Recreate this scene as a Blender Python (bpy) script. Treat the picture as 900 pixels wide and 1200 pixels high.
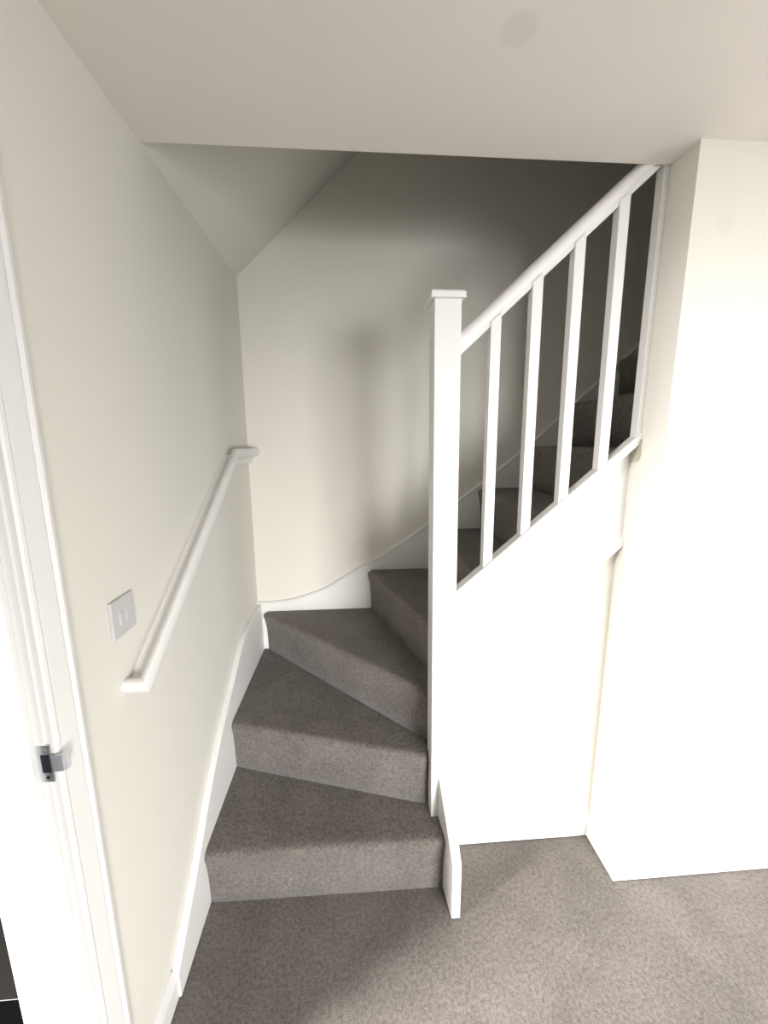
import bpy, bmesh, math, random
from mathutils import Vector, Matrix

for o in list(bpy.data.objects):
    bpy.data.objects.remove(o)
S = bpy.context.scene
COL = S.collection

# ------------------------------------------------------------------ camera
F, YAW, PITCH, ROLL = 460.8, 0.0689, 0.1758, 0.0056
CAM = Vector((0.5648, -1.2516, 1.605))
cyw, syw, cp, sp = math.cos(YAW), math.sin(YAW), math.cos(PITCH), math.sin(PITCH)
fw = Vector((syw * cp, cyw * cp, -sp))
r0 = Vector((cyw, -syw, 0))
d0 = fw.cross(r0)
rt = r0 * math.cos(ROLL) + d0 * math.sin(ROLL)
up = -(d0 * math.cos(ROLL) - r0 * math.sin(ROLL))
cd = bpy.data.cameras.new('camera')
cd.sensor_fit = 'HORIZONTAL'
cd.sensor_width = 36.0
cd.lens = F * 36.0 / 900.0
cd.clip_start = 0.02
cam = bpy.data.objects.new('camera', cd)
COL.objects.link(cam)
cam.matrix_world = Matrix(((rt.x, up.x, -fw.x, CAM.x), (rt.y, up.y, -fw.y, CAM.y), (rt.z, up.z, -fw.z, CAM.z), (0, 0, 0, 1)))
S.camera = cam

# ------------------------------------------------------------------ world, daylight, exposure
S.view_settings.view_transform = 'Standard'
S.view_settings.look = 'None'
S.view_settings.gamma = 1.0
S.view_settings.use_curve_mapping = False
S.view_settings.exposure = 0.36
w = bpy.data.worlds.new('sky')
S.world = w
w.use_nodes = True
w.node_tree.nodes['Background'].inputs[0].default_value = (0.80, 0.90, 1.0, 1)
w.node_tree.nodes['Background'].inputs[1].default_value = 1.0


def daylight(name, loc, rot, sx, sy, power, color, spread):
    l = bpy.data.lights.new(name, 'AREA')
    l.shape = 'RECTANGLE'
    l.size, l.size_y = sx, sy
    l.energy = power
    l.color = color
    l.spread = math.radians(spread)
    o = bpy.data.objects.new(name, l)
    COL.objects.link(o)
    o.location = loc
    o.rotation_euler = rot
    return o


# daylight entering by the window behind the photographer and by the glazed door of the next room
daylight('daylight_room_window', (2.4, -4.25, 0.95), (math.radians(77), 0, math.radians(12)), 1.6, 1.5, 51, (1.0, 0.99, 0.98), 70)
daylight('added_side_fill', (4.16, -2.2, 1.15), (math.radians(97), 0, math.radians(90)), 1.5, 1.3, 25, (0.94, 0.97, 1.0), 140)  # added fill to lift the left wall and ceiling, not a known window
daylight('daylight_next_room', (-1.92, -1.33, 1.38), (math.radians(62), 0, math.radians(-71)), 0.55, 1.5, 88, (1.0, 0.98, 0.97), 90)

# ------------------------------------------------------------------ dimensions (metres)
H = 2.40            # ceiling
XP = 1.5007         # left face of the right-hand wall
YP = -0.1035        # front face of the right-hand wall
YB = 0.8736         # back wall of the stairwell
YS = 0.070          # wall under the stairs
RISE = 0.2254
GOING = 0.245
SL = 0.93           # slope of the ceiling over the stairs
YJ = -0.592         # far door jamb face
YN_ = -1.37         # near door jamb face
WT = 0.134          # thickness of the left wall
XR, YR = 4.2, -4.3  # far right and rear of the room

# ------------------------------------------------------------------ materials


def nodes(name):
    m = bpy.data.materials.new(name)
    m.use_nodes = True
    nt = m.node_tree
    b = nt.nodes['Principled BSDF']
    return m, nt, b


def N(nt, typ, **kw):
    n = nt.nodes.new(typ)
    for k, v in kw.items():
        if k.startswith('i_'):
            n.inputs[k[2:].replace('_', ' ')].default_value = v
        else:
            setattr(n, k, v)
    return n


def paint(name, col, rough, var=0.03, bump=0.03, bscale=260.0, spots=()):
    m, nt, b = nodes(name)
    L = nt.links.new
    tc = N(nt, 'ShaderNodeTexCoord')
    geo = N(nt, 'ShaderNodeNewGeometry')
    n1 = N(nt, 'ShaderNodeTexNoise', i_Scale=2.2, i_Detail=3.0)
    L(geo.outputs['Position'], n1.inputs['Vector'])
    mr = N(nt, 'ShaderNodeMapRange')
    mr.inputs['To Min'].default_value = 1 - var
    mr.inputs['To Max'].default_value = 1 + var * 0.3
    L(n1.outputs['Fac'], mr.inputs['Value'])
    mx = N(nt, 'ShaderNodeMix', data_type='RGBA', blend_type='MULTIPLY')
    mx.inputs['Factor'].default_value = 1
    mx.inputs['A'].default_value = (*col, 1)
    L(mr.outputs['Result'], mx.inputs['B'])
    out = mx.outputs['Result']
    for (p, rad, dark) in spots:      # smudges that mark the paint itself
        vm = N(nt, 'ShaderNodeVectorMath', operation='DISTANCE')
        vm.inputs[1].default_value = p
        nz = N(nt, 'ShaderNodeTexNoise', i_Scale=14.0, i_Detail=2.0)
        L(geo.outputs['Position'], nz.inputs['Vector'])
        va = N(nt, 'ShaderNodeMix', data_type='VECTOR')
        va.inputs['Factor'].default_value = 0.04
        L(geo.outputs['Position'], va.inputs['A'])
        L(nz.outputs['Color'], va.inputs['B'])
        L(geo.outputs['Position'], vm.inputs[0])
        r2 = N(nt, 'ShaderNodeMapRange', interpolation_type='SMOOTHSTEP')
        r2.inputs['From Min'].default_value = rad * 0.55
        r2.inputs['From Max'].default_value = rad
        r2.inputs['To Min'].default_value = dark
        r2.inputs['To Max'].default_value = 1.0
        L(vm.outputs['Value'], r2.inputs['Value'])
        m2 = N(nt, 'ShaderNodeMix', data_type='RGBA', blend_type='MULTIPLY')
        m2.inputs['Factor'].default_value = 1
        L(out, m2.inputs['A'])
        L(r2.outputs['Result'], m2.inputs['B'])
        out = m2.outputs['Result']
    L(out, b.inputs['Base Color'])
    b.inputs['Roughness'].default_value = rough
    n2 = N(nt, 'ShaderNodeTexNoise', i_Scale=bscale, i_Detail=2.0)
    L(geo.outputs['Position'], n2.inputs['Vector'])
    bp = N(nt, 'ShaderNodeBump', i_Strength=bump, i_Distance=0.002)
    L(n2.outputs['Fac'], bp.inputs['Height'])
    L(bp.outputs['Normal'], b.inputs['Normal'])
    return m


def carpet(name):
    m, nt, b = nodes(name)
    L = nt.links.new
    geo = N(nt, 'ShaderNodeNewGeometry')
    fine = N(nt, 'ShaderNodeTexNoise', i_Scale=330.0, i_Detail=3.0, i_Roughness=0.7)
    mid = N(nt, 'ShaderNodeTexNoise', i_Scale=90.0, i_Detail=3.0, i_Roughness=0.65)
    big = N(nt, 'ShaderNodeTexNoise', i_Scale=5.5, i_Detail=3.0, i_Distortion=0.6)
    for n in (fine, mid, big):
        L(geo.outputs['Position'], n.inputs['Vector'])
    r1 = N(nt, 'ShaderNodeValToRGB')
    e = r1.color_ramp.elements
    e[0].position = 0.30
    e[0].color = (0.046, 0.0395, 0.034, 1)
    e[1].position = 0.72
    e[1].color = (0.285, 0.255, 0.231, 1)
    ad = N(nt, 'ShaderNodeMath', operation='MULTIPLY_ADD')
    ad.inputs[1].default_value = 0.45
    L(mid.outputs['Fac'], ad.inputs[0])
    ml = N(nt, 'ShaderNodeMath', operation='MULTIPLY')
    ml.inputs[1].default_value = 0.55
    L(fine.outputs['Fac'], ml.inputs[0])
    L(ml.outputs['Value'], ad.inputs[2])
    L(ad.outputs['Value'], r1.inputs['Fac'])
    mr = N(nt, 'ShaderNodeMapRange')
    mr.inputs['From Min'].default_value = 0.3
    mr.inputs['From Max'].default_value = 0.7
    mr.inputs['To Min'].default_value = 0.84
    mr.inputs['To Max'].default_value = 1.10
    L(big.outputs['Fac'], mr.inputs['Value'])
    mx = N(nt, 'ShaderNodeMix', data_type='RGBA', blend_type='MULTIPLY')
    mx.inputs['Factor'].default_value = 1
    L(r1.outputs['Color'], mx.inputs['A'])
    L(mr.outputs['Result'], mx.inputs['B'])
    L(mx.outputs['Result'], b.inputs['Base Color'])
    b.inputs['Roughness'].default_value = 1.0
    b.inputs['Specular IOR Level'].default_value = 0.05
    b.inputs['Sheen Weight'].default_value = 0.15
    b.inputs['Sheen Roughness'].default_value = 0.6
    bp = N(nt, 'ShaderNodeBump', i_Strength=0.6, i_Distance=0.004)
    L(ad.outputs['Value'], bp.inputs['Height'])
    L(bp.outputs['Normal'], b.inputs['Normal'])
    return m


def plain(name, col, rough, metal=0.0):
    m, nt, b = nodes(name)
    L = nt.links.new
    geo = N(nt, 'ShaderNodeNewGeometry')
    n1 = N(nt, 'ShaderNodeTexNoise', i_Scale=35.0, i_Detail=3.0)
    L(geo.outputs['Position'], n1.inputs['Vector'])
    mr = N(nt, 'ShaderNodeMapRange')
    mr.inputs['To Min'].default_value = 0.92
    mr.inputs['To Max'].default_value = 1.04
    L(n1.outputs['Fac'], mr.inputs['Value'])
    mx = N(nt, 'ShaderNodeMix', data_type='RGBA', blend_type='MULTIPLY')
    mx.inputs['Factor'].default_value = 1
    mx.inputs['A'].default_value = (*col, 1)
    L(mr.outputs['Result'], mx.inputs['B'])
    L(mx.outputs['Result'], b.inputs['Base Color'])
    b.inputs['Roughness'].default_value = rough
    b.inputs['Metallic'].default_value = metal
    return m


M_WALL = paint('matt_white_wall', (0.755, 0.732, 0.668), 0.9, spots=[((1.6005, YP, 2.1986), 0.035, 0.965)])
M_CEIL = paint('matt_white_ceiling', (0.89, 0.835, 0.785), 0.9, spots=[((0.8976, -0.3476, H), 0.046, 0.93)])
M_TRIM = paint('satin_white_gloss', (0.81, 0.80, 0.78), 0.38, var=0.02, bump=0.01, bscale=120)
M_CARPET = carpet('grey_loop_carpet')
M_PLASTIC = plain('white_plastic', (0.60, 0.59, 0.585), 0.4)
M_CHROME = plain('satin_nickel', (0.74, 0.75, 0.79), 0.38, 1.0)
M_HOLE = plain('dark_recess', (0.006, 0.007, 0.012), 0.6)
M_TILE = plain('dark_tile_grey_reflection', (0.012, 0.011, 0.010), 0.9)  # far rows: a greyer reflection put into the base colour
M_TILE.node_tree.nodes['Principled BSDF'].inputs['Specular IOR Level'].default_value = 0.1
M_TILE2 = plain('dark_tile_black_reflection', (0.0012, 0.0012, 0.0016), 0.9)  # near rows: same dark tile, its black reflection put into the base colour
M_TILE2.node_tree.nodes['Principled BSDF'].inputs['Specular IOR Level'].default_value = 0.05
M_GROUT = plain('pale_grout', (0.55, 0.54, 0.52), 0.8)
M_BEIGE = plain('dull_beige', (0.50, 0.47, 0.38), 0.9)

# ------------------------------------------------------------------ helpers


def obj(name, verts, faces, mat, parent=None, bevel=0.0, seg=2, smooth=False, origin=None):
    """verts in world space; object origin at base centre (or parent's origin)"""
    vs = [Vector(v) for v in verts]
    if origin is None:
        lo = Vector((min(v.x for v in vs), min(v.y for v in vs), min(v.z for v in vs)))
        hi = Vector((max(v.x for v in vs), max(v.y for v in vs), max(v.z for v in vs)))
        origin = Vector(((lo.x + hi.x) / 2, (lo.y + hi.y) / 2, lo.z))
    origin = Vector(origin)
    me = bpy.data.meshes.new(name)
    me.from_pydata([v - origin for v in vs], [], faces)
    bm = bmesh.new()
    bm.from_mesh(me)
    bmesh.ops.remove_doubles(bm, verts=bm.verts, dist=1e-6)
    bmesh.ops.recalc_face_normals(bm, faces=bm.faces)
    bm.to_mesh(me)
    bm.free()
    me.materials.append(mat)
    if smooth:
        for p in me.polygons:
            p.use_smooth = True
    o = bpy.data.objects.new(name, me)
    COL.objects.link(o)
    if parent is not None:
        pw = Vector(parent['_o'])
        o.parent = parent
        o.location = origin - pw
    else:
        o.location = origin
    o['_o'] = tuple(origin)
    if bevel:
        b = o.modifiers.new('bevel', 'BEVEL')
        b.width = bevel
        b.segments = seg
        b.limit_method = 'ANGLE'
        b.angle_limit = math.radians(35)
    return o


def empty(name, loc):
    o = bpy.data.objects.new(name, None)
    COL.objects.link(o)
    o.location = loc
    o.empty_display_size = 0.1
    o['_o'] = tuple(loc)
    return o


def tag(o, label=None, cat=None, group=None, kind=None):
    if label:
        o['label'] = label
    if cat:
        o['category'] = cat
    if group:
        o['group'] = group
    if kind:
        o['kind'] = kind
    return o


def boxvf(x0, x1, y0, y1, z0, z1):
    v = [(x0, y0, z0), (x1, y0, z0), (x1, y1, z0), (x0, y1, z0), (x0, y0, z1), (x1, y0, z1), (x1, y1, z1), (x0, y1, z1)]
    f = [(0, 3, 2, 1), (4, 5, 6, 7), (0, 1, 5, 4), (1, 2, 6, 5), (2, 3, 7, 6), (3, 0, 4, 7)]
    return v, f


def box(name, a, mat, parent=None, **k):
    v, f = boxvf(*a)
    return obj(name, v, f, mat, parent, **k)


def prism(name, pts, axis, a, b, mat, parent=None, **k):
    """polygon pts extruded along an axis from a to b; pts are the other two coords in xyz order"""
    def P(p, t):
        return {'x': (t, p[0], p[1]), 'y': (p[0], t, p[1]), 'z': (p[0], p[1], t)}[axis]
    n = len(pts)
    v = [P(p, a) for p in pts] + [P(p, b) for p in pts]
    f = [tuple(range(n)), tuple(range(2 * n - 1, n - 1, -1))]
    f += [(i, (i + 1) % n, n + (i + 1) % n, n + i) for i in range(n)]
    return obj(name, v, f, mat, parent, **k)


def rings(name, rs, mat, parent=None, closed=True, caps=True, **k):
    n = len(rs[0])
    v = [p for r in rs for p in r]
    f = []
    for j in range(len(rs) - 1):
        for i in range(n if closed else n - 1):
            i2 = (i + 1) % n
            f.append((j * n + i, j * n + i2, (j + 1) * n + i2, (j + 1) * n + i))
    if caps:
        f.append(tuple(range(n - 1, -1, -1)))
        f.append(tuple((len(rs) - 1) * n + i for i in range(n)))
    return obj(name, v, f, mat, parent, **k)


def boxes(name, lst, mat, parent=None, **k):
    v, f = [], []
    for a in lst:
        bv, bf = boxvf(*a)
        f += [tuple(i + len(v) for i in q) for q in bf]
        v += bv
    return obj(name, v, f, mat, parent, **k)


def smoothcurve(pts, n=6):
    """Catmull-Rom through 2-D points"""
    out = []
    P = [pts[0]] + list(pts) + [pts[-1]]
    for i in range(1, len(P) - 2):
        p0, p1, p2, p3 = P[i - 1], P[i], P[i + 1], P[i + 2]
        for t in range(n):
            t = t / n
            out.append(tuple(0.5 * ((2 * p1[c]) + (-p0[c] + p2[c]) * t + (2 * p0[c] - 5 * p1[c] + 4 * p2[c] - p3[c]) * t * t + (-p0[c] + 3 * p1[c] - 3 * p2[c] + p3[c]) * t ** 3) for c in (0, 1)))
    out.append(tuple(pts[-1]))
    return out


# ------------------------------------------------------------------ the setting
T = 0.12
fl = obj('floor', *boxvf(-0.05, XR, YR, YB + 0.02, -0.05, 0.0), M_CARPET)
tag(fl, 'grey-brown carpet covering the room floor at the foot of the stairs', 'floor', kind='structure')

zl = lambda x: H + SL * x
# left wall with the doorway
ZT = 2.075
wl = boxes('wall_left', [(-WT, 0, YJ + 0.029, YB + T, 0, H), (-WT, 0, YN_ - 0.029, YJ + 0.029, ZT - 0.001, H), (-WT, 0, YR - T, YN_ - 0.029, 0, H)], M_WALL)
tag(wl, 'plain white wall on the left with handrail and switch', 'wall', kind='structure')
wb = box('wall_back', (-WT, 3.3, YB, YB + T, 0, 5.0), M_WALL)
tag(wb, 'white stairwell wall behind the winding steps', 'wall', kind='structure')
YO = 0.078
wp = prism('wall_right', [(YP, 0), (YO, 0), (YO, 1.6), (0.036, 1.6), (0.036, H), (YP, H)], 'x', XP, XR + T, M_WALL)
tag(wp, 'white wall jutting forward to the right of the stairs', 'wall', kind='structure')
# wall under the stairs, following the string
zs_bot = lambda x: 0.735 + 0.862 * (x - 0.921)
ws = prism('wall_under_stairs', [(0.885, 0), (XP, 0), (XP, zs_bot(XP) + 0.05), (0.885, zs_bot(0.885) + 0.05)], 'y', YS, YO - 0.001, M_WALL)
tag(ws, 'white wall closing the space under the stair string', 'wall', kind='structure')
ce = box('ceiling', (-WT, XR + T, YR - T, 0.0, H, H + 0.25), M_CEIL)
tag(ce, 'flat white ceiling ending at the stair opening', 'ceiling', kind='structure')
cs = prism('ceiling_slope', [(-WT, zl(-WT)), (2.75, zl(2.75)), (2.75, zl(2.75) + 0.1), (-WT, zl(-WT) + 0.1)], 'y', 0.0, YB + T, M_WALL)
tag(cs, 'sloping white ceiling rising over the stairs', 'ceiling', kind='structure')
wu = boxes('wall_stairwell', [(-WT, 3.3, -0.12, 0.0, H + 0.25, 5.0), (3.3, 3.4, -0.12, YB + T, 0, 5.0), (XR - 1.0, 3.3, 0.0, YB, 0, 2.0)], M_WALL)
tag(wu, 'white upper walls enclosing the dark stairwell', 'wall', kind='structure')
uc = box('ceiling_upper', (2.5, 3.4, -0.12, YB + T, 4.9, 5.0), M_CEIL)
tag(uc, 'upper ceiling over the stairwell out of view', 'ceiling', kind='structure')
# the rest of the room, behind the photographer
wr = boxes('wall_rear', [(0, 1.6, YR - T, YR, 0, H), (3.2, XR, YR - T, YR, 0, H), (1.6, 3.2, YR - T, YR, 0, 0.20), (1.6, 3.2, YR - T, YR, 1.7, H)], M_WALL)
tag(wr, 'white rear wall with the window opening behind the viewpoint', 'wall', kind='structure')
wside = boxes('wall_side', [(XR, XR + T, YR - T, -2.95, 0, H), (XR, XR + T, -1.45, YP, 0, H), (XR, XR + T, -2.95, -1.45, 0, 0.5), (XR, XR + T, -2.95, -1.45, 1.8, H)], M_WALL)
tag(wside, 'white side wall of the room outside the frame', 'wall', kind='structure')
# next room beyond the doorway
NX = -2.0
wn = boxes('wall_next_room', [(NX, -WT, 0.9, 1.0, 0, H), (NX, -WT, -4.5, -4.4, 0, H),
                              (NX - T, NX, -4.5, -1.65, 0, H), (NX - T, NX, -1.0, 1.0, 0, H),
                              (NX - T, NX, -1.65, -1.0, 2.15, H), (NX - T, NX, -1.65, -1.0, 0, 0.60)], M_WALL)
tag(wn, 'white walls of the bright room beyond the doorway', 'wall', kind='structure')
cn = box('ceiling_next_room', (NX - T, -WT, -4.5, 1.0, H, H + 0.1), M_CEIL)
tag(cn, 'white ceiling of the room beyond the doorway', 'ceiling', kind='structure')
fn = box('floor_next_room', (NX - T, -0.05, -4.5, 1.0, -0.06, -0.006), M_GROUT)
tag(fn, 'dark tiled floor of the room beyond the doorway', 'floor', kind='structure')
ts, g = 0.45, 0.005
for i in range(5):
    for j in range(-9, 3):
        x1 = min(-0.06, 0.15 - i * ts)
        y0 = -0.289 + j * ts
        box('tile', (0.15 - (i + 1) * ts + g, x1, y0 + g / 2, y0 + ts - g / 2, -0.012, 0.0), M_TILE if j >= 0 else M_TILE2, fn, bevel=0.001)


def window(name, along, pos, a0, a1, z0, z1, label):
    fw_, d = 0.05, 0.06
    def B(u0, u1, q0, q1):
        if along == 'x':
            return (u0, u1, pos - d / 2, pos + d / 2, q0, q1)
        return (pos - d / 2, pos + d / 2, u0, u1, q0, q1)
    m = (a0 + a1) / 2
    o = boxes(name, [B(a0, a1, z0, z0 + fw_), B(a0, a1, z1 - fw_, z1), B(a0, a0 + fw_, z0, z1), B(a1 - fw_, a1, z0, z1), B(m - fw_ / 2, m + fw_ / 2, z0, z1)], M_TRIM)
    return tag(o, label, 'window', kind='structure')


window('window_1', 'x', YR - 0.06, 1.6, 3.2, 0.20, 1.7, 'white framed window behind the viewpoint lighting the room')
window('window_2', 'y', NX - 0.06, -1.65, -1.0, 0.60, 2.15, 'white framed window lighting the next room')

window('added_window_3', 'y', XR + 0.06, -2.95, -1.45, 0.5, 1.8, 'white frame added out of view round the side fill light')  # unseen frame added to go with the side fill light

# skirting boards: profile (thickness, height)
SK = [(0, 0.004), (0.018, 0.004), (0.018, 0.070), (0.015, 0.074), (0.015, 0.080), (0.010, 0.090), (0.006, 0.097), (0, 0.099)]


def skirt(name, path, nrm, label, mat=M_TRIM):
    """path: list of (x,y); nrm: outward offset direction at each point (mitred)"""
    rs = [[(p[0] + n[0] * t, p[1] + n[1] * t, z) for (t, z) in SK] for p, n in zip(path, nrm)]
    o = rings(name, rs, mat)
    return tag(o, label, 'skirting', kind='structure')


skirt('baseboard_right', [(XP, YS), (XP, YP), (XR, YP)], [(-1, -1), (-1, -1), (0, -1)], 'white moulded skirting wrapping the corner of the right-hand wall')
skirt('baseboard_under_stairs', [(0.889, YS), (XP - 0.001, YS)], [(0, -1), (-1, -1)], 'short white moulded skirting under the stairs')
skirt('baseboard_left', [(0.0, -0.509), (0.0, -0.322)], [(1, 0), (1, 0)], 'short white moulded skirting between door frame and stair string')

# door frame in the left wall
door = empty('door_1', (0, YJ, 0))
tag(door, 'white door frame with lining, stop and metal strike plate', 'door frame', kind='structure')
LN = 0.03
for nm, (y0, y1) in (('jamb', (YJ, YJ + LN)), ('jamb', (YN_ - LN, YN_))):
    box(nm, (-WT - 0.001, 0.001, y0, y1, 0, ZT), M_TRIM, door, bevel=0.0015)
box('head', (-WT - 0.001, 0.001, YN_ - LN, YJ + LN, ZT - LN, ZT), M_TRIM, door, bevel=0.0015)
box('door_stop', (-0.062, -0.016, YJ - 0.013, YJ, 0, ZT - LN), M_TRIM, door, bevel=0.0015)
box('door_stop', (-0.062, -0.016, YN_, YN_ + 0.013, 0, ZT - LN), M_TRIM, door, bevel=0.0015)
box('door_stop', (-0.062, -0.016, YN_, YJ, ZT - LN - 0.013, ZT - LN), M_TRIM, door, bevel=0.0015)
# architrave: profile across the board (distance from inner edge, thickness)
AP = [(0, 0), (0, 0.012), (0.004, 0.015), (0.010, 0.016), (0.014, 0.0145), (0.046, 0.0175), (0.052, 0.018), (0.056, 0.0155), (0.058, 0.0125), (0.060, 0.0155), (0.066, 0.0185), (0.073, 0.0175), (0.078, 0.0125), (0.080, 0)]
AI = 0.004


def arch(side):
    s = 1 if side == 'far' else -1
    yb = (YJ + AI) if side == 'far' else (YN_ - AI)
    zt = ZT - LN + AI
    rs = [[(t, yb + s * u, 0) for u, t in AP], [(t, yb + s * u, zt + u) for u, t in AP]]
    return rings('architrave', rs, M_TRIM, door)


arch('far')
arch('near')
zt = ZT - LN + AI
rings('architrave', [[(t, YJ + AI + u, zt + u) for u, t in AP], [(t, YN_ - AI - u, zt + u) for u, t in AP]], M_TRIM, door)
# strike plate
yk = YJ - 0.0012
x0, x1, z0, z1 = -0.0145, 0.0085, 1.001, 1.075
hx0, hx1, hz0, hz1 = -0.0098, 0.0060, 1.0195, 1.0565
kp = boxes('strike_plate', [(x0, hx0, yk, YJ, z0, z1), (hx1, x1, yk, YJ, z0, z1), (hx0, hx1, yk, YJ, z0, hz0), (hx0, hx1, yk, YJ, hz1, z1)], M_CHROME, door)
kp['label'] = 'satin metal strike plate'
lz0, lz1 = 1.0215, 1.0545
lip = [(x1 - 0.001, yk), (0.018, yk - 0.0004), (0.026, yk + 0.001), (0.0305, yk + 0.005), (0.032, yk + 0.011)]
rings('strike_lip', [[(x, y, lz0), (x, y, lz1), (x - 0.0005, y + 0.0012, lz1), (x - 0.0005, y + 0.0012, lz0)] for x, y in lip], M_CHROME, kp)
box('latch_hole', (hx0, hx1, YJ - 0.0006, YJ - 0.0001, hz0, hz1), M_HOLE, kp)
for zz in (1.010, 1.066):
    rs = []
    for (r, y) in ((0.0034, yk - 0.0001), (0.003, yk - 0.0006), (0.0012, yk - 0.0007)):
        rs.append([(-0.002 + r * math.cos(a * math.pi / 6), y, zz + r * math.sin(a * math.pi / 6)) for a in range(12)])
    rings('screw', rs, M_HOLE if zz < 1.02 else M_CHROME, kp)

# ------------------------------------------------------------------ the staircase
st = empty('staircase', (0.45, 0.35, 0))
tag(st, 'carpeted winding staircase with white strings, newel post and balustrade', 'staircase')

XW, YBK = 0.024, YB - 0.0145      # faces of the two wall strings
PROF = [(0.000, 0.0), (0.001, 0.06), (0.004, 0.12), (0.010, 0.165), (0.016, 0.190), (0.0195, 0.203), (0.0195, 0.2115), (0.0165, 0.2185), (0.011, 0.2230), (0.003, 0.2250), (-0.010, RISE)]


def step(k, A, B, back, ea=0.004, eb=0.004):
    """riser line A->B (left to right seen from below); back = polygon of the tread behind it from B round to A"""
    A, B = Vector(A), Vector(B)
    u = (B - A).normalized()
    n = Vector((u.y, -u.x))            # towards the climber
    Ln = (B - A).length
    zb = (k - 1) * RISE
    ss = [0, 0.006, 0.016, 0.032] + [Ln * t for t in (0.25, 0.5, 0.75)] + [Ln - 0.032, Ln - 0.016, Ln - 0.006, Ln]
    amt = [1, 0.45, 0.12, 0, 0, 0, 0, 0, 0.12, 0.45, 1]
    e = [ea] * 5 + [eb] * 6
    rs = []
    for s, a, ee in zip(ss, amt, e):
        c = A + u * s
        r = []
        for d, z in PROF:
            last = d < -0.005
            zz = z if last else z - a * ee * 2.2 * max(0, (z - 0.12) / 0.105)
            dd = d if last else max(d - a * ee * 1.2, -0.004)
            p = c + n * dd
            r.append((p.x, p.y, zb + zz))
        rs.append(r)
    np_ = len(PROF)
    v = [p for r in rs for p in r]
    f = []
    for j in range(len(rs) - 1):
        for i in range(np_ - 1):
            f.append((j * np_ + i, (j + 1) * np_ + i, (j + 1) * np_ + i + 1, j * np_ + i + 1))
    # tread
    b0 = len(v)
    v += [(p[0], p[1], zb + RISE) for p in back]
    f.append(tuple(j * np_ + np_ - 1 for j in range(len(rs))) + tuple(b0 + i for i in range(len(back))))
    # ends and underside
    e0 = len(v)
    v += [(p[0], p[1], zb) for p in back]
    f.append(tuple(range(np_)) + (b0 + len(back) - 1, e0 + len(back) - 1))
    q = (len(rs) - 1) * np_
    f.append(tuple(q + i for i in range(np_ - 1, -1, -1)) + (e0, b0))
    for i in range(len(back) - 1):
        f.append((b0 + i, e0 + i, e0 + i + 1, b0 + i + 1))
    f.append(tuple(j * np_ for j in range(len(rs))) + tuple(e0 + i for i in range(len(back))))
    o = obj('step', v, f, M_CARPET, st, smooth=True)
    for p in o.data.polygons:
        if abs(p.normal.z) > 0.9999 and len(p.vertices) > 6:
            p.use_smooth = False
    return o


XI = 0.822       # inner end at the newel
YO = 0.078       # inner face of the outer string
step(1, (XW, -0.080), (0.862, -0.091), [(0.862, 0.05), (XW, 0.31)], ea=0.0012, eb=0.002)
step(2, (XW, 0.273), (0.8135, 0.034), [(0.8135, 0.13), (0.06, YBK), (XW, YBK)], ea=0.0012)
step(3, (0.0435, YBK), (XI, 0.098), [(0.88, YO), (0.90, 0.14), (0.66, YBK), (0.12, YBK)], ea=0.006)
step(4, (0.6305, YBK), (0.889, YO), [(1.04, YO), (1.04, YBK)], ea=0.006)
for k in range(5, 13):
    xr = 1.000 + GOING * (k - 5)
    back = xr + GOING + 0.03 if k < 12 else 3.3
    yo = YO if k < 8 else 0.037
    step(k, (xr, YBK), (xr, yo), [(back, yo), (back, YBK)], ea=0.006)

# wall strings
ZOFF = 0.0
lt = smoothcurve([(-0.322, 0.088), (-0.21, 0.181), (-0.12, 0.260), (-0.02, 0.358), (0.10, 0.455), (0.20, 0.520), (0.30, 0.577), (0.42, 0.648), (0.53, 0.700), (0.66, 0.717), (YB, 0.722)])
prism('wall_string', [(-0.322, 0.0)] + lt + [(YB, 0.0)], 'x', 0.0, XW, M_TRIM, st, bevel=0.003)
bt = smoothcurve([(0.0, 0.728), (0.10, 0.729), (0.20, 0.742), (0.373, 0.798), (0.469, 0.853), (0.6135, 0.938), (0.805, 1.054), (0.947, 1.155), (1.135, 1.296), (1.2515, 1.385), (1.41, 1.508), (1.55, 1.625), (1.77, 1.830), (2.07, 2.105), (2.8, 2.78)])
prism('wall_string', [(0.0, 0.25)] + bt + [(2.8, 2.4), (1.0, 0.5)], 'y', YBK, YB, M_TRIM, st)
# bead along the top of the back string
bead = []
for i, p in enumerate(bt):
    q0, q1 = bt[max(i - 1, 0)], bt[min(i + 1, len(bt) - 1)]
    tx, tz = q1[0] - q0[0], q1[1] - q0[1]
    l = math.hypot(tx, tz)
    nx, nz = -tz / l, tx / l
    bead.append([(p[0] + nx * h, YB - d, p[1] + nz * h) for d, h in ((0, -0.010), (0.0165, -0.010), (0.0195, -0.006), (0.0195, -0.002), (0.016, 0.002), (0.006, 0.005), (0, 0.005))])
rings('string_bead', bead, M_TRIM, st)

# newel post, slightly out of plumb, with its cap
NW = 0.082
NY0, NY1 = -0.018, 0.064
nx = lambda z: 0.8215 - 0.0095 * z


def nring(z, gx=0.0):
    a = nx(z)
    return [(a - gx, NY0 - gx, z), (a + NW + gx, NY0 - gx, z), (a + NW + gx, NY1 + gx, z), (a - gx, NY1 + gx, z)]


NT = 2.022
newel = rings('newel_post', [nring(0.0), nring(NT)], M_TRIM, st, bevel=0.003)
rings('newel_cap', [nring(NT, 0.011), nring(NT + 0.015, 0.011), nring(NT + 0.021, 0.006)], M_TRIM, newel, bevel=0.001)

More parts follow.
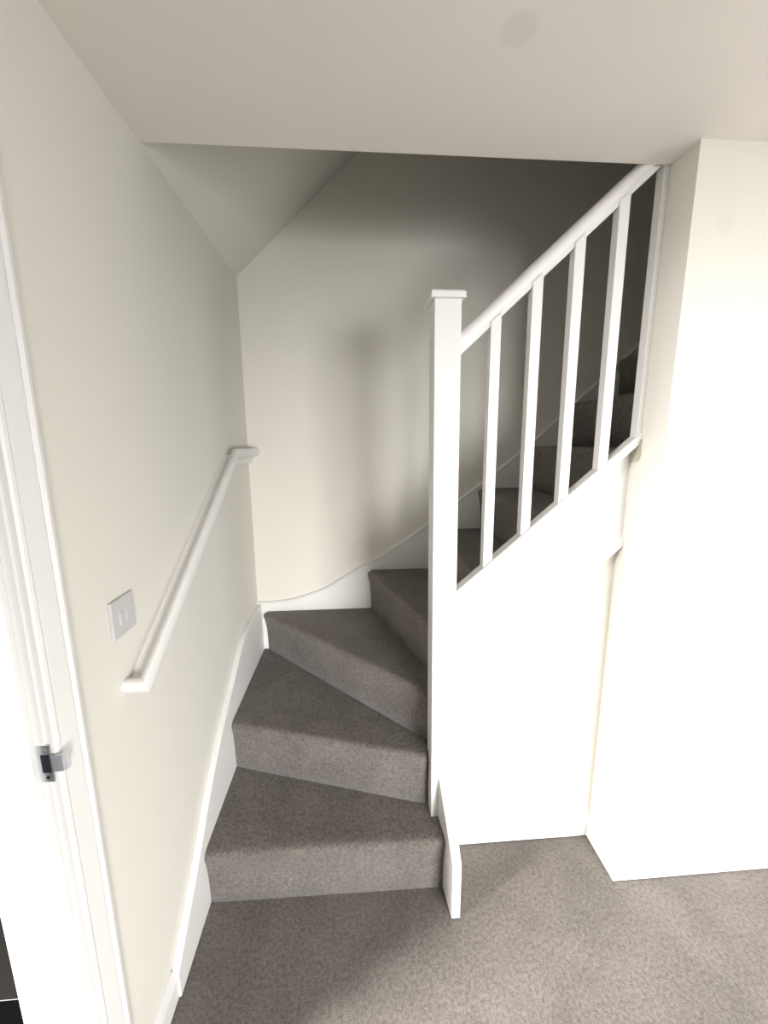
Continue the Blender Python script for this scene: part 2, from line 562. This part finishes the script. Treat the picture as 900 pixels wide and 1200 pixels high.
# short closed string from the newel down to the floor
fz = 0.212
v = [(0.861, -0.190, 0), (0.861, -0.190, fz), (0.846, NY0, 0.395), (0.846, NY0, 0), (0.891, -0.190, 0), (0.891, -0.190, fz), (0.890, NY0, 0.395), (0.890, NY0, 0)]
obj('front_string', v, [(0, 1, 2, 3), (7, 6, 5, 4), (0, 4, 5, 1), (1, 5, 6, 2), (2, 6, 7, 3), (3, 7, 4, 0)], M_TRIM, st, bevel=0.002)

# outer string with capping and bottom moulding
XN = 0.885
ct = lambda x: 1.108 + 0.874 * (x - 0.899)          # top of capping
prism('outer_string', [(XN, ct(XN) - 0.036), (XP, ct(XP) - 0.036), (XP, zs_bot(XP) + 0.006), (XN, zs_bot(XN) + 0.006)], 'y', 0.045, YO - 0.001, M_TRIM, st)
SP = 0.874


def raked(name, prof, zf, slope, xa, xb, **k):
    """profile (y, h) with h measured vertically, swept along a raking line"""
    return rings(name, [[(x, y, zf(x) + h) for y, h in prof] for x in (xa, xb)], M_TRIM, st, **k)


raked('base_rail', [(-0.006, -0.004), (-0.003, 0.0), (0.003, 0.0), (0.034, 0.0), (0.040, -0.004), (0.040, -0.030), (0.050, -0.034), (0.050, -0.042), (0.004, -0.040), (-0.001, -0.034), (-0.001, -0.024), (-0.006, -0.020)], ct, SP, XN, XP, caps=True)
raked('string_moulding', [(0.047, 0.046), (0.043, 0.042), (0.041, 0.034), (0.037, 0.031), (0.034, 0.024), (0.034, 0.004), (0.038, 0.0), (0.069, 0.0), (0.069, 0.046)], zs_bot, 0.862, XN, XP)
# fillet strips between balusters
hb = lambda x: 1.8675 + 0.908 * (x - 0.89)            # underside of the handrail
BW = 0.032
bxs = [0.986, 1.1105, 1.2345, 1.3615]
for x in bxs:
    o = rings('baluster', [[(x, 0.002, ct(x) - 0.004), (x + BW, 0.002, ct(x + BW) - 0.004), (x + BW, 0.034, ct(x + BW) - 0.004), (x, 0.034, ct(x) - 0.004)],
                           [(x - 0.004, 0.002, hb(x) + 0.01), (x + BW - 0.004, 0.002, hb(x + BW) + 0.01), (x + BW - 0.004, 0.034, hb(x + BW) + 0.01), (x - 0.004, 0.034, hb(x) + 0.01)]], M_TRIM, st, bevel=0.0012)
xh = 1.4835
o = rings('half_baluster', [[(xh, 0.002, ct(xh) - 0.004), (XP, 0.002, ct(XP) - 0.004), (XP, 0.034, ct(XP) - 0.004), (xh, 0.034, ct(xh) - 0.004)],
                            [(xh, 0.002, 2.46), (XP, 0.002, 2.46), (XP, 0.034, 2.46), (xh, 0.034, 2.46)]], M_TRIM, st, bevel=0.001)
hp = smoothcurve([(-0.010, 0.020), (-0.0145, 0.028), (-0.0165, 0.040), (-0.013, 0.054), (-0.004, 0.065), (0.010, 0.071), (0.026, 0.071), (0.040, 0.065), (0.049, 0.054), (0.0525, 0.040), (0.0505, 0.028), (0.046, 0.020)], 3)
hr = raked('handrail', [(y + 0.0175, h) for y, h in [(-0.0095, 0.003)] + hp + [(0.0455, 0.003), (0.043, 0.0), (-0.007, 0.0)]], hb, 0.908, XN, XP, smooth=True)
hr.data.set_sharp_from_angle(angle=math.radians(32))
# thin dull beige block at the end of the base rail
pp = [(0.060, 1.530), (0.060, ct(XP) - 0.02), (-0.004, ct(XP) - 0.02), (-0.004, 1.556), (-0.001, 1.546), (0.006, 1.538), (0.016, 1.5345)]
fil = prism('filler_block', pp, 'x', XP - 0.003, XP + 0.005, M_BEIGE)
tag(fil, 'small rounded dull beige patch below the base rail end', 'filler')

# ------------------------------------------------------------------ handrail on the left wall
RP = smoothcurve([(0, -0.001), (0.004, -0.0025), (0.010, -0.004), (0.018, -0.004), (0.025, 0.001), (0.031, 0.012), (0.039, 0.021), (0.049, 0.023), (0.057, 0.017), (0.061, 0.005), (0.059, -0.008), (0.052, -0.016), (0.038, -0.023), (0.027, -0.034), (0.019, -0.048), (0.010, -0.056), (0, -0.056)], 3)
ang = math.atan(0.627)
u = Vector((0, math.cos(ang), math.sin(ang)))
n = Vector((0, -math.sin(ang), math.cos(ang)))
A = Vector((0, -0.307, 1.051))
yk = 0.50
K = A + u * ((yk - A.y) / u.y)
mid = (n + Vector((0, 0, 1))).normalized() / math.cos(ang / 2)
rs = [[tuple(Vector((d, YB, K.z + h))) for d, h in RP],
      [tuple(K + mid * h + Vector((d, 0, 0))) for d, h in RP],
      [tuple(A - u * d + n * h + Vector((d, 0, 0))) for d, h in RP],
      [tuple(A - u * d + n * h) for d, h in RP]]
rail = rings('wall_handrail', rs, M_TRIM, caps=False)
for p in rail.data.polygons:
    p.use_smooth = True
rail.data.set_sharp_from_angle(angle=math.radians(40))
tag(rail, 'white moulded handrail fixed to the left wall beside the stairs', 'handrail')

# ------------------------------------------------------------------ light switch
sw = empty('light_switch', (0, -0.3325, 1.159))
tag(sw, 'white double light switch on the left wall beside the handrail', 'light switch')
box('plate', (0.0, 0.0085, -0.3785, -0.2875, 1.159, 1.2495), M_PLASTIC, sw, bevel=0.0018)
for yy in (-0.345, -0.318):
    r = prism('rocker', [(0.0082, 1.188), (0.0125, 1.188), (0.0096, 1.2205), (0.0082, 1.2205)], 'y', yy - 0.0085, yy + 0.0085, M_PLASTIC, sw, bevel=0.0005)

for o in bpy.data.objects:
    if '_o' in o:
        del o['_o']
